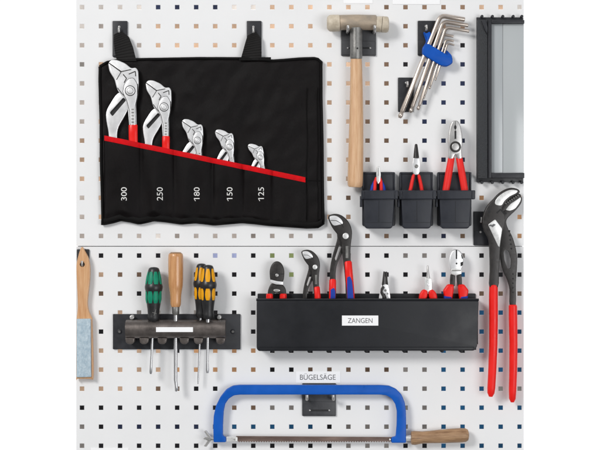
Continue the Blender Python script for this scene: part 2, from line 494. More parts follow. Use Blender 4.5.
hook_plate('black hook plate behind the wooden brush handle', 76.9, 249.2, 89.4, 281, pins=[(83.2, 265.5)], L=14, group='black hook plates')
hook_plate('square black holder plate with two pins carrying the blue hacksaw frame', 302.2, 383.2, 336, 416, pins=[(307, 398.4), (333, 398.4)], L=23, pr=1.5, pm=M_holder, name='hacksaw_holder', cat='tool holder', slot=(309, 409.3, 330, 411))

# ------------------------------------------------------------------ black tool roll
def roll():
    t = Thing('tool_roll', 'black fabric tool roll with red trim and pockets numbered 300 to 125', 'tool roll', 212, 141, 12)
    top = [(99, 66), (106, 61.5), (116, 59.5), (135, 58.6), (200, 57.4), (248, 57.6), (262, 58.4), (271, 60), (282, 59.4), (300, 57.8), (314, 57.3), (319, 58.5), (322, 62)]
    bot = [(101.5, 225.2), (110, 223.5), (120, 220.6), (130, 222), (139, 224.2), (147, 222.5), (153, 220.8), (166, 222), (181, 224.2), (195, 223), (205, 224), (214, 225.2), (228, 224), (242, 222.8), (256, 224), (269, 225.6), (290, 227), (307, 228.2), (318, 227.8), (324, 224)]
    lef = lambda y: interp([(60, 99.4), (80, 98.8), (120, 100), (160, 100.2), (200, 101.4), (226, 101.8)], y)
    rig = lambda y: interp([(57, 321.6), (100, 321.8), (140, 322.8), (190, 323.2), (228, 324)], y)
    yt = lambda x: interp(top, x); yb = lambda x: interp(bot, x)
    def wr(x, y, s=1.0): return noise.noise(Vector((x * 0.035, y * 0.022, 3.1))) * 2.2 * s + noise.noise(Vector((x * 0.08 + y * 0.05, y * 0.05 - x * 0.02, 9.0))) * 1.5 * s + abs(noise.noise(Vector((x * 0.03 - y * 0.03, y * 0.04 + x * 0.02, 5.0)))) * -2.0 * s
    def body(u, v):
        xa = lerp(99, 323, u)
        y = lerp(yt(xa), yb(xa), v)
        x = lerp(lef(y), rig(y), u)
        e = min(u, 1 - u) * 224; f = min(v, 1 - v) * 165
        fold = 1.6 * sstep(60, 0, abs(y - 150)) * math.sin(x * 0.09)
        return x, y, 8.5 + wr(x, y, 1.3) + fold * 0.5 - 2.2 * (1 - sstep(0, 4, min(e, f)))
    bo = t.part('back_panel', MB().slab(110, 84, body, 4.0), M_fabric)
    # hem all round
    per = []
    for i in range(61): x = lerp(99.4, 321.6, i / 60); per.append((x, yt(x) + 0.6))
    for i in range(1, 40): y = lerp(62, 224, i / 40); per.append((rig(y) - 0.4, y))
    for i in range(0, 81): x = lerp(323.4, 101.8, i / 80); per.append((x, yb(x) - 0.8))
    for i in range(1, 40): y = lerp(224, 66, i / 40); per.append((lef(y) + 0.5, y))
    t.part('hem', MB().sweep([(x, y, 8.2 + wr(x, y, 1.0)) for x, y in per + per[:1]], 1.35, 2.6, 8, cap=False), M_hem)
    # pocket front with one bulge per pocket
    div = [104.2, 141, 174.5, 212.5, 242.5, 272.5, 306]
    amp = [14.5, 13.8, 13, 11.8, 12, 1.0]
    ytrim = lambda x: lerp(138.2, 179.8, (x - 104.7) / 200.3)
    def pd(x, y):
        for k in range(6):
            if div[k] <= x <= div[k + 1]:
                u = (x - div[k]) / (div[k + 1] - div[k]); w = min(u, 1 - u)
                b = amp[k] * (math.sin(math.pi * u) ** 0.40 if 0 < u < 1 else 0)
                tt = sstep(ytrim(x), 223, y)
                b *= lerp(1, 0.35, tt)
                b *= 1 - 0.30 * math.sin(u * math.pi * 3 + k) * tt
                b += 2.6 * math.sin(u * 10.4 + k * 2.1 + (y - 150) * 0.02) * tt * math.sin(math.pi * u)
                return 10.5 + b + wr(x, y, 0.4)
        return 10.5
    def pocket(u, v):
        x = lerp(104.2, 306, u)
        y0 = ytrim(x); y1 = yb(x) - 2.2
        y = lerp(y0, y1, v)
        d = pd(x, y)
        f = (1 - v) * 80
        d -= (1 - sstep(0, 9, f)) * (d - 10.0) * 0.8
        return x, y, d
    t.part('pocket_front', MB().slab(150, 50, pocket, 1.6), M_fabric)
    fold = MB()
    def lowfold(u, v):
        x = lerp(103.4, 322, u); y1 = yb(x) - 1.6
        y = y1 - 4.6 * (1 - v)
        return x, y, 12.6 + wr(x, y, 0.5) + 1.4 * math.sin(math.pi * min(1, v * 1.0)) + (1.5 * math.sin(x * 0.28))
    t.part('bottom_seam', fold.slab(120, 4, lowfold, 2.2), M_hem)
    def trim(u, v):
        x = lerp(104.4, 305.4, u); y = ytrim(x) + lerp(-2.6, 2.6, v)
        return x, y, pd(x, ytrim(x)) + 1.2 + 0.7 * math.sin(math.pi * v)
    t.part('red_trim', MB().slab(150, 6, trim, 2.4), M_redtape)
    # sewn-on flap at the right end
    sd = MB()
    for k in range(2):
        xx = (307, 318)[k]
        sd.sweep([(xx + 0.5 * math.sin(y * 0.1), y, 10.2 + wr(xx, y, 1.3)) for y in range(88, 222, 4)], 0.35, 0.7, 6)
    sd.sweep([(x, 180.5 + (x - 306) * 0.02, 10.2 + wr(x, 180, 1.3)) for x in (306, 310, 314, 318, 321)], 0.35, 0.7, 6)
    t.part('stitching', sd, M_hem)
    for s, x in (('300', 124.4), ('250', 160.2), ('180', 196.9), ('150', 229.8), ('125', 261.2)):
        if s[0] == '1':
            nb = MB().text(s, x, 193.2, 0, 11.6, 5.7, -math.pi / 2)
            nb.v += [(x - 2.85, 198.6, 0), (x - 2.85, 199.0, 0), (x - 1.0, 200.9, 0), (x - 1.6, 201.2, 0), (x - 2.3, 198.9, 0)]
            k = len(nb.v) - 5; nb.f += [(k, k + 1, k + 3), (k, k + 3, k + 2, k + 4)]
        else: nb = MB().text(s, x, 194, 0, 13.2, 5.7, -math.pi / 2)
        nb.v = [(a, b, pd(a, b) + 0.9) for a, b, c in nb.v]
        t.part('number', nb, M_whiteink, flat=True)
    # hanging loops
    def loop(L, Rr):
        mb = MB()
        def f(u, v):
            (x0, y0), (x1, y1) = interp2(L, v), interp2(Rr, v)
            x, y = lerp(x0, x1, u), lerp(y0, y1, u)
            return x, y, 7.5 + 5 * math.sin(math.pi * (0.15 + 0.6 * v)) + 3.2 * math.sin(u * math.pi) * (1 - 0.6 * v) + 1.2 * math.sin(u * 5 + v * 4) + 0.5 * math.sin(v * 75)
        mb.slab(12, 100, f, 2.0)
        return mb
    def interp2(P, v):
        k = v * (len(P) - 1); i = min(int(k), len(P) - 2); f = k - i
        return lerp(P[i][0], P[i + 1][0], f), lerp(P[i][1], P[i + 1][1], f)
    t.part('hanging_loop', loop([(113.6, 34.5), (113.8, 43), (114.8, 52), (116.8, 61)], [(121.5, 31.0), (129, 37), (133, 47), (136.4, 61)]), M_strap)
    t.part('hanging_loop', loop([(247.4, 35.5), (245.5, 42), (243, 51), (240.5, 59.5)], [(256, 31.5), (260.6, 38), (261.4, 48), (261.6, 59.5)]), M_strap)
    tb = MB().slab(20, 2, lambda u, v: (lerp(239, 271, u), lerp(57.2, 60.4, v) , 12.5), 2.5)
    t.part('top_tape', tb, M_hem)
roll()

# ------------------------------------------------------------------ pliers wrenches in the roll (drawn once at the size of the largest)
def wrench(label, x, y, sc, an, ext, grips, name='pliers_wrench'):
    t = Thing(name, label, 'pliers wrench', x, y, 16, 'pliers wrenches in the tool roll', xf=((130.5, 91), sc, an))
    th = lambda d: 11.6 + (d - 11.6) * (0.55 + 0.45 * sc)
    e = ext
    back = smooth([(118, 93), (110.5, 103), (106.2, 112), (106.4, 121), (108.4, 132), (109.2, 146), (109.4, 146 + e), (117.2, 146 + e), (117.6, 146), (117, 135), (118.6, 126.7), (124, 117), (128.6, 108), (131, 100), (127, 93)], 3)
    slot = fillet([(109.6, 112.6), (123.2, 97.4), (126.2, 100.2), (112.4, 116.4)], 1.2, 2)
    lower = t.part('slotted_handle', MB().plate(back, 11.6, th(16), 0.7, holes=[slot]), M_chrome)
    sb = MB().plate(inset(slot, -0.3), 11.7, 12.4, 0)
    t.part('slot_floor', sb, M_groove, lower)
    upper = fillet([(108.3, 63.4), (111.4, 60), (117, 60), (125.6, 63.6), (131.4, 68.6), (136, 67.6), (138.4, 71), (139, 83), (138, 95), (136.2, 104), (136.6, 114), (136.8, 132), (136.8, 140 + e), (129.6, 140 + e), (129.4, 126), (128.2, 112), (128, 102), (124, 98), (118.6, 92), (116.9, 88), (114.8, 79.5), (109.6, 71.5)], 2.4, 3)
    t.part('jaw_handle', MB().plate(upper, th(16) + 0.1, th(21), 0.9), M_chrome)
    def facet(pts, hi, lo):
        mb = MB()
        z = [lerp(lo, hi, k) for *_, k in pts]
        a = mb.ring([(x, y, th(21) - 1.0) for x, y, k in pts])
        b = mb.ring([(x, y, th(21) + q) for (x, y, k), q in zip(pts, z)])
        mb.join(a, b); mb.f.append(tuple(b)); mb.f.append(tuple(a))
        t.part('jaw_facet', mb, M_chrome, flat=True)
    facet([(111.2, 61.6, 0.2), (117, 61.2, 0.2), (125.2, 64.8, 0.2), (130.6, 69.4, 0.4), (121.6, 71.4, 1)], 1.4, 0.1)
    facet([(109.9, 64.6, 0.5), (120.8, 72.6, 1), (116.6, 79.6, 0.3), (113.6, 74.2, 0.1)], 1.3, 0.1)
    boss = fillet([(124.6, 85), (128.4, 79.4), (133.6, 78), (137.4, 84), (137.4, 96), (135.3, 106), (135.7, 126), (130.6, 126), (130.2, 112), (127.4, 101), (123.2, 93)], 2, 3)
    t.part('boss_edge_shade', MB().plate(inset(boss, -0.45), th(21) - 0.5, th(21) + 0.12, 0), M_burnish)  # dark rim paints edge shade round the raised boss
    t.part('boss', MB().plate(boss, th(21) + 0.12, th(21) + 1.0, 0.45), M_chrome)
    g = MB()
    def line(p, w=0.6):
        for a, b in zip(p, p[1:]):
            vx, vy = b[0] - a[0], b[1] - a[1]; L = math.hypot(vx, vy); nx, ny = -vy / L * w, vx / L * w
            g.plate([(a[0] + nx, a[1] + ny), (b[0] + nx, b[1] + ny), (b[0] - nx, b[1] - ny), (a[0] - nx, a[1] - ny)], th(21) - 0.4, th(21) + 0.06, 0)
    line([(109.2, 63.2), (121.4, 72)]); line([(121.4, 72), (131.6, 69.8)], 0.42); line([(121.4, 72), (116.8, 80)], 0.42)
    line([(123.4, 74.6), (126.8, 78.6), (124.4, 83)], 0.5); line([(129, 74.4), (135.6, 71.6), (136, 76.6)], 0.5)
    line([(138.0, 84), (138.2, 94)], 0.3); line([(117.8, 88), (122, 93.6), (127, 98.6)], 0.4)
    t.part('machined_line', g, M_burnish, flat=True)  # machined lines, darkened so the colour also gives shading between the facets
    st = MB()
    for k in range(5): st.box(131.8, 109 + 3.2 * k, 134.3, 110.2 + 3.2 * k, th(21) + 0.5, th(21) + 1.05, 0)
    t.part('stamped_mark', st, M_greysteel, flat=True)
    pr = t.part('pivot', MB().plate(circle(130.5, 91, 5.3, 28), th(21) + 0.5, th(21) + 1.2, 0), M_groove)
    t.part('pivot_ring', MB().plate(circle(130.5, 91, 4.6, 28), th(21) + 1.2, th(21) + 2.2, 0.6), M_chrome, pr)
    t.part('button_gap', MB().plate(circle(130.5, 91, 3.3, 24), th(21) + 2.2, th(21) + 2.3, 0), M_greysteel, pr)
    t.part('button', MB().plate(circle(130.5, 91, 2.8, 24), th(21) + 2.3, th(21) + 3.0, 0.5), M_chrome, pr)
    if grips:
        t.part('grip', MB().sweep([(133.2, 124.4, 18), (133.2, 125.4, 18), (133.2, 134, 17.4), (133.4, 147, 16.5)], [3.6, 4.5, 4.5, 4.5], [3.6, 4.4, 4.2, 3.8], 16, 0.8), M_redgrip)
        t.part('grip', MB().sweep([(113.2, 139.5, 14.4), (113.2, 146, 14)], 4.4, 3.0, 16, 0.8), M_redgrip)
wrench('largest chrome pliers wrench with red grip in the pocket numbered 300', 130.5, 91, 1.0, 0, -6, True)
wrench('second largest chrome pliers wrench with red grip in the pocket numbered 250', 164.3, 107.3, 0.86, R(1), -6, True)
wrench('middle sized all chrome pliers wrench in the pocket numbered 180', 197.6, 140.6, 0.70, R(-1), 0, False)
wrench('small all chrome pliers wrench in the pocket numbered 150', 229.6, 147.2, 0.60, R(-5), 0, False)
wrench('smallest all chrome pliers wrench in the pocket numbered 125', 260.4, 157.6, 0.49, R(-9), 0, False)

# ------------------------------------------------------------------ hammer
def hammer():
    t = Thing('hammer', 'soft faced hammer with cream faces, steel head and pale wooden handle', 'hammer', 356, 60, 22)
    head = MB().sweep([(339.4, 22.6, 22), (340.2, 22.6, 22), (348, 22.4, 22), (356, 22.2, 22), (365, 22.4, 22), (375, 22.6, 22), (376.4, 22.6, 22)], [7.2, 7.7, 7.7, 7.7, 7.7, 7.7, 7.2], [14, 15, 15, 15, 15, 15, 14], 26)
    t.part('head', head, M_headsteel)
    t.part('striking_face', MB().sweep([(326.9, 23.4, 22), (327.6, 23.4, 22), (329.6, 23.3, 22), (333, 23.2, 22), (339.6, 23, 22)], [4.6, 6.6, 8.2, 8.5, 8.3], [9, 13, 16, 16.6, 16.4], 26), M_cream)
    t.part('face_collar', MB().sweep([(376.2, 24, 22), (381.5, 24.3, 22)], [7.7, 8.0], [15, 15.6], 26), M_cream)
    f2 = MB().sweep([(381.9, 24.3, 22), (386.6, 24.6, 22), (388.2, 24.6, 22), (388.9, 24.6, 22)], [8.2, 8.1, 7.3, 5], [16, 15.8, 14.4, 10], 26)
    t.part('striking_face', f2, M_cream, label='worn cream striking face')
    t.part('socket', MB().sweep([(356.2, 28, 22), (356.2, 32, 22), (356.2, 46, 22), (356.2, 57.5, 22), (356.2, 59.2, 22)], [6.6, 6.2, 6.1, 6.2, 5.6], [12.6, 12, 12, 12, 11], 20), M_greysteel)
    t.part('socket_pin', MB().cyl(357.2, 49, 33.5, 34.4, 0.9, 0.1), M_groove)
    H = [(356.2, 58.6, 5.6), (356.3, 66, 5.9), (356.4, 90, 6.4), (356.3, 120, 7.0), (355.9, 150, 7.5), (355.5, 170, 7.7), (355.2, 181, 7.7), (355.1, 185.5, 7.4), (355.0, 187.2, 6.2)]
    t.part('handle', MB().sweep([(x, y, 22) for x, y, w in H], [w for *_, w in H], [w * 1.75 for *_, w in H], 24, 0.9), M_wood)
hammer()

# ------------------------------------------------------------------ hex keys in their blue clip
def hexset():
    t = Thing('hex_key_clip', 'blue plastic clip holding the fan of hex keys', 'tool clip', 437, 50, 18)
    o = fillet([(423.2, 31.4), (426.4, 33.6), (429.8, 31.2), (432.2, 37.5), (431.6, 43), (438, 45), (447.4, 49.8), (452.6, 55.4), (452.4, 63.6), (446.4, 66.8), (440, 65.6), (422.4, 55), (422.2, 48), (426.6, 41.5)], 2.2, 3)
    t.part('clip_back', MB().plate(o, 8, 11.5, 0.6), M_clip)
    band = fillet([(422.2, 47.6), (427.4, 43.6), (436, 48.6), (446.6, 55), (452.2, 57.6), (452.4, 63.6), (446.4, 66.8), (440, 65.6), (422.4, 55)], 1.8, 3)
    t.part('clip_band', MB().plate(band, 11.6, 26, 1.1), M_clip)
    t.part('clip_hook', MB().plate(fillet([(423.2, 31.4), (426.4, 33.6), (429.8, 31.2), (432.2, 37.5), (430.6, 43), (426.4, 43.6), (427, 38)], 1.6, 3), 11.6, 19, 0.8), M_clip)
    keys = [  # tip, bend, end, radius, depth
        ((399.6, 118), (440.5, 15.4), (464.8, 19.6), 2.35, 18, 'thickest and longest ball end hex key, its short arm topmost in the fan'),
        ((410.2, 112.6), (443.2, 21.6), (468.2, 25.4), 2.05, 17, 'second thickest hex key, its short arm just under the topmost one'),
        ((417.8, 110), (446, 27.2), (469.2, 31.2), 1.75, 19, 'third thickest hex key, its short arm lowest of the three long ones'),
        ((423.4, 98.5), (443.4, 34.6), (453.4, 36.4), 1.35, 16, 'medium thin hex key with the upper of the three stubby arms'),
        ((429.4, 89), (446.2, 39.4), (453.8, 41.2), 1.15, 18, 'thin hex key with the middle of the three stubby arms'),
        ((435.2, 80.5), (447.6, 43.4), (454.4, 45.2), 0.95, 17, 'thinnest and shortest hex key with the lowest stubby arm')]
    for tip, bend, end, r, d, lab in keys:
        k = Thing('hex_key', lab, 'hex key', bend[0], bend[1], d, 'hex keys in the blue clip')
        a, b, c = Vector(tip), Vector(bend), Vector(end)
        da, dc = (a - b).normalized(), (c - b).normalized()
        q = r * 2.4
        P = []
        L = (a - b).length
        P.append((a, 0.62)); P.append((a - da * 0.8 * r, 1.0)); P.append((a - da * 1.7 * r, 1.0)); P.append((a - da * 2.5 * r, 0.72)); P.append((a - da * 3.4 * r, 1.0))
        P.append((a - da * L * 0.5, 1.0))
        p0, p1 = b + da * q, b + dc * q
        for i in range(8):
            s = i / 7
            P.append((p0 * (1 - s) ** 2 + b * 2 * s * (1 - s) + p1 * s * s, 1.0))
        P.append((c - dc * 0.6, 1.0)); P.append((c, 0.85))
        mb = MB().rod([(v.x, v.y, d) for v, _ in P], [r * w for _, w in P], 12)
        k.part('shaft', mb, M_hexsteel, angle=30)
hexset()

# ------------------------------------------------------------------ framed case at the edge of the upper panel
def case():
    t = Thing('wall_case', 'black framed wall case with a grey clear cover and rows of studs', 'wall case', 500, 100, 14)
    t.part('back', MB().box(477, 16.8, 523.6, 182, 2, 8, 0.4), M_blackmetal)
    t.part('side_rail', MB().box(477.2, 20.6, 487.2, 178.6, 8.1, 24, 0.5), M_texblack)
    f = MB().box(487.4, 20.8, 490.8, 178.2, 8.1, 27, 0.5)
    f.box(490.9, 20.9, 523.5, 24.2, 8.1, 27, 0.5); f.box(490.9, 173.2, 523.5, 178.2, 8.1, 27, 0.5)
    t.part('frame', f, M_blackmetal)
    t.part('clear_cover', MB().box(502.6, 24.3, 523.4, 173.1, 8.2, 19, 0.3), M_pane)
    t.part('cover_dark_band', MB().box(490.9, 24.3, 502.4, 173.1, 8.2, 18, 0.3), M_panedark)
    l = MB().plate(fillet([(480.4, 21), (485, 21), (487, 28), (487, 36), (483.5, 30)], 1), 24.1, 28, 0.4)
    t.part('latch', l, M_blackmetal)
    for y in (17.0, 181.8):
        for x in (482, 492.4, 502.8, 513.2, 521.8):
            s = MB().plate(circle(x, y + (0.6 if y > 100 else -0.6), 1.55, 16), 8.2, 16, 0.5)
            t.part('stud', s, M_blackmetal)
case()

# ------------------------------------------------------------------ storage bins
def storage_bin(label, x0, x1, hookside=True):
    t = Thing('storage_bin', label, 'storage bin', (x0 + x1) / 2, 200, 35, 'black storage bins')
    w = x1 - x0
    bx0, bx1 = x0 + 2.4, x1 - 4.2
    bk = MB().plate(fillet([(x0 + 1.6, 171.6), (x1 - 2.4, 171.6), (x1 - 2.2, 226), (x0 + 1.8, 226)], 2.0), 1.2, 14, 0.6)
    t.part('back_plate', bk, M_bin)
    rim = MB()
    for r in ((x0 + 1.7, 172, x0 + 3.3, 190), (x1 - 4.1, 172, x1 - 2.5, 190)): rim.box(*r, 14.1, 17, 0.4)
    rim.box(x0 + 3.4, 171.9, x1 - 4.2, 173.6, 14.1, 16.5, 0.4)
    t.part('back_rim', rim, M_bin)
    b = MB()
    fr = fillet([(bx0 - 0.2, 196), (bx1 + 0.4, 196), (bx1 - 1.6, 226.8), (bx1 - 3.6, 228.6), (bx0 + 3.0, 228.6), (bx0 + 1.2, 226.8)], 2.2)
    b.plate(fr, 40, 44, 1.2)
    def side(xa, xb):
        b.slab(2, 6, lambda u, v: (lerp(xa, xb, v) + (u - 0.5) * 1.2, lerp(196, 227, v), 40), 25.8)
    side(bx0 + 0.8, bx0 + 2.4); side(bx1 - 0.6, bx1 - 2.4)
    b.box(bx0 + 3.2, 226.4, bx1 - 3.2, 228, 14.2, 39.9, 0)
    t.part('body', b, M_bin)
    t.part('panel_line', MB().box((bx0 + bx1) / 2 - 0.2, 201, (bx0 + bx1) / 2 + 0.2, 222, 44.02, 44.3, 0).box(bx0 + 2, 222.3, bx1 - 2.2, 222.7, 44.02, 44.3, 0), M_tray)
    lip = MB().plate(fillet([(x0 - 0.2, 190.4), (x1 - 0.4, 190.4), (x1 - 0.6, 199.4), (x0 + 0.2, 199.4)], 1.0), 37, 49, 0.9)
    t.part('lip', lip, M_bin)
    for x in (x0 + 2.0, x1 - 4.2):
        t.part('lip_rib', MB().box(x, 191.6, x + 1.0, 198.2, 49.02, 50.6, 0.3), M_bin)
    t.part('side_clip', MB().box(x0 - 0.9, 196, x0 + 1.2, 207, 20, 36, 0.5), M_bin)
storage_bin('black storage bin nearest the hammer, holding the small blue and red pliers', 361, 398.2)
storage_bin('middle black storage bin, holding pliers with a black pointed nose', 398.6, 436.3)
storage_bin('black storage bin nearest the framed case, holding the combination pliers', 436.7, 475)

# ------------------------------------------------------------------ pliers standing in the bins
def small_bin_pliers():
    t = Thing('small_pliers', 'small bright steel pliers with blue and red grips in a storage bin', 'pliers', 378, 180, 25)
    j = MB().plate(fillet([(376.6, 166.4), (379.6, 166.2), (380.8, 174), (380.4, 181), (378.2, 184.6), (376.4, 181), (376.2, 174)], 1), 22, 30, 0.6)
    t.part('jaw', j, M_bright)
    t.part('jaw_line', MB().box(378, 168, 378.4, 176, 29.8, 30.2, 0), M_greysteel)
    for s in (-1, 1):
        t.part('grip', MB().sweep([(378 + s * 2.0, 177.2, 26), (378 + s * 3.0, 182, 26), (378 + s * 3.4, 192, 26), (378 + s * 3.4, 205, 26)], [0.9, 1.6, 1.8, 1.8], [2.4, 4, 4.4, 4.4], 12), M_pinkred)
        t.part('grip_sleeve', MB().sweep([(378 + s * 3.6, 180.6, 24), (378 + s * 5.4, 186, 24), (378 + s * 6.4, 192, 24), (378 + s * 6.8, 205, 24)], [0.8, 1.7, 2.0, 2.0], [2.4, 4, 4.4, 4.4], 12), M_bluegrip)
small_bin_pliers()
def round_nose():
    t = Thing('circlip_pliers', 'pliers with slender black pointed nose and red grips in a storage bin', 'pliers', 416, 170, 25)
    t.part('nose', MB().sweep([(416.1, 144, 26), (416.1, 145, 26), (416.1, 151, 26), (416.2, 158.2, 26)], [0.9, 1.4, 2.2, 3.0], [2, 3, 4.6, 6], 14), M_burnish)
    t.part('nose_gap', MB().box(415.9, 146, 416.2, 157, 29, 32.2, 0), M_groove)
    b = MB().plate(fillet([(412.8, 158), (419.6, 158), (420.2, 164), (419.6, 172), (418.2, 175), (414.2, 175), (412.4, 172), (412, 164)], 1.2), 20, 31, 0.8)
    t.part('joint', b, M_chrome)
    t.part('pivot', MB().cyl(416.2, 166.4, 31, 32.4, 1.9, 0.4), M_greysteel)
    for s in (-1, 1):
        t.part('grip', MB().sweep([(416.1 + s * 2.2, 174.4, 26), (416.1 + s * 2.9, 176.4, 26), (416.1 + s * 4.4, 183, 26), (416.1 + s * 5.9, 191, 26), (416.1 + s * 8, 206, 26)], [1.0, 1.6, 1.8, 1.9, 1.9], [3, 4.4, 4.6, 4.8, 4.8], 12), M_pinkred)
round_nose()
def combination():
    t = Thing('combination_pliers', 'steel combination pliers with long red grips in a storage bin', 'pliers', 455, 150, 25)
    hd = fillet([(452.6, 120.6), (457.4, 120.6), (460, 125), (461.8, 134), (462.2, 142), (461.4, 150), (462, 159), (457.6, 160), (455.2, 154), (452.6, 160), (448.2, 159), (448.6, 150), (448, 142), (448.4, 134), (450.2, 125)], 2)
    h = t.part('head', MB().plate(hd, 18, 31, 1.0), M_steel)
    t.part('jaw_gap', MB().box(454.8, 121.5, 455.3, 131, 30.8, 31.2, 0).box(454.2, 131, 456.0, 139, 30.8, 31.25, 0).plate(ellipse(455, 127.5, 1.2, 2.2), 30.8, 31.22, 0), M_groove)
    p = t.part('pivot', MB().plate(circle(455.1, 147, 5.6, 28), 31, 32.4, 0.4), M_burnish)
    t.part('pivot_cap', MB().plate(circle(455.1, 147, 3.7, 24), 32.4, 33.2, 0.5), M_steel, p)
    for s in (-1, 1):
        P = [(455.3 + s * 3.6, 156.8, 25), (455.3 + s * 3.9, 158, 25), (455.3 + s * 6.0, 170, 25), (455.3 + s * 9.2, 189, 25), (455.3 + s * 11, 208, 25)]
        t.part('grip', MB().sweep(P, [2.4, 3.3, 3.6, 3.6, 3.5], [4.5, 6, 6.6, 6.6, 6.4], 16, 0.85), M_pinkred)
combination()

# ------------------------------------------------------------------ water pump pliers
def pump_large():
    t = Thing('water_pump_pliers', 'largest water pump pliers with long red handles hanging on a hook', 'pliers', 500, 250, 26)
    # back member: lower jaw and slotted handle
    lowj = smooth([(503.4, 207.6), (507, 203), (512, 199.5), (517, 196.4), (520.6, 195.2), (522.4, 199), (521, 204), (516.6, 209.6), (511.4, 214.6), (507.6, 218.6), (506.6, 223), (508.6, 229), (512.4, 236), (515.6, 246), (517.6, 258), (517.2, 270), (516.2, 285), (516, 306), (510.4, 306), (510.2, 290), (507.6, 280), (503, 270), (500.4, 258), (499.6, 246), (499, 236), (498.6, 222)], 3)
    win = fillet([(505.4, 249), (509.6, 251.5), (511.6, 260), (511.2, 268.5), (507.8, 269), (504.6, 260), (503.8, 252)], 1.8, 3)
    lo = t.part('slotted_member', MB().plate(lowj, 14, 23, 0.9, holes=[win]), M_burnish)
    for k in range(5): t.part('adjusting_notch', MB().cyl(509.6 + k * 0.5, 231 + 4.4 * k, 23, 23.9, 0.9, 0.25), M_groove, lo)
    for k in range(5): t.part('adjusting_notch', MB().cyl(513.2, 274 + 4.6 * k, 23, 23.8, 0.75, 0.25), M_groove, lo)
    upj = smooth([(493.6, 198.4), (498, 193.8), (504.5, 189.6), (511, 187.8), (517.4, 189.2), (519.4, 192.2), (516, 195), (510.4, 198), (505.4, 203), (501.6, 208.2), (503.8, 213), (505.2, 220), (503, 230), (500.6, 242), (499.6, 256), (498.6, 272), (497.6, 287), (489.4, 287), (489.6, 272), (489.4, 256), (488.2, 240), (483.8, 231), (481.8, 222), (483.2, 213.6), (487.4, 205)], 3)
    up = t.part('upper_member', MB().plate(upj, 23.2, 34, 1.1), M_burnish)
    t.part('jaw_face', MB().plate(smooth([(495.6, 199.4), (499.4, 195.2), (505.4, 191.4), (511.2, 189.8), (517, 190.8), (515, 193.6), (509.4, 196.4), (504, 201), (500.6, 205.6), (494.6, 204.2)], 3), 33.6, 34.5, 0.4), M_bright, up)
    t.part('jaw_face', MB().plate(smooth([(504.6, 208.6), (508, 204), (512.4, 201), (516.6, 198.6), (520.4, 197), (521, 200), (518.2, 205), (514.6, 209), (509.4, 210.8)], 3), 22.6, 23.6, 0.4), M_bright, lo)
    t.part('jaw_gap', MB().plate(smooth([(500.6, 208.6), (505, 202), (510.6, 197), (517, 193.4), (520.6, 194.4), (521, 196.6), (516.6, 200), (510.6, 204), (506, 209.4), (502.6, 212)], 3), 15, 25, 0.5), M_burnish, lo)
    th = MB()
    for k in range(7):
        x, y = 505.4 + k * 2.0, 203.2 - k * 1.35
        th.plate([(x - 0.7, y + 0.2), (x + 0.7, y - 0.6), (x + 0.6, y + 1.5)], 20, 30, 0.1)
    t.part('jaw_teeth', th, M_greysteel, up)
    t.part('joint_hole', MB().cyl(488.6, 211.6, 33.9, 34.2, 1.6, 0), M_groove)
    t.part('joint_line', MB().sweep([(496, 213, 34), (500, 209.6, 34), (503.4, 213.4, 34), (506, 213.4, 34)], 0.8, 0.5, 8), M_groove)
    w = t.part('release_plate', MB().plate(fillet([(487.4, 224.6), (494.6, 219.2), (501.6, 228.6), (499, 247), (497.6, 246.4)], 1.4), 34, 36, 0.6), M_bright)
    m = MB().plate(fillet([(490.2, 226), (493.2, 223.6), (495.2, 224.8), (491.6, 227.4)], 0.6), 36, 36.2, 0)
    m.box(488.6, 224.6, 492.6, 226.2, 35.9, 36.25, 0)
    t.part('stamped_mark', m, M_ink, w)
    L = [(493.4, 284.6, 3.4), (493.4, 285.8, 4.4), (493.3, 300, 4.5), (493.4, 320, 4.4), (493.2, 345, 4.2), (492.2, 370, 4.1), (491.2, 388, 4.0), (490.8, 393, 3.6), (490.6, 396.6, 1.8)]
    t.part('grip', MB().sweep([(x, y, 27) for x, y, w in L], [w for *_, w in L], [w * 2 for *_, w in L], 18, 0.82), M_redgrip)
    L = [(513.3, 304.8, 3.2), (513.3, 306, 4.2), (513.5, 320, 4.3), (513.9, 345, 4.1), (513.6, 370, 4.0), (513.0, 390, 3.8), (512.8, 399, 3.4), (512.8, 402.6, 1.7)]
    t.part('grip', MB().sweep([(x, y, 20) for x, y, w in L], [w for *_, w in L], [w * 2 for *_, w in L], 18, 0.82), M_redgrip)
pump_large()

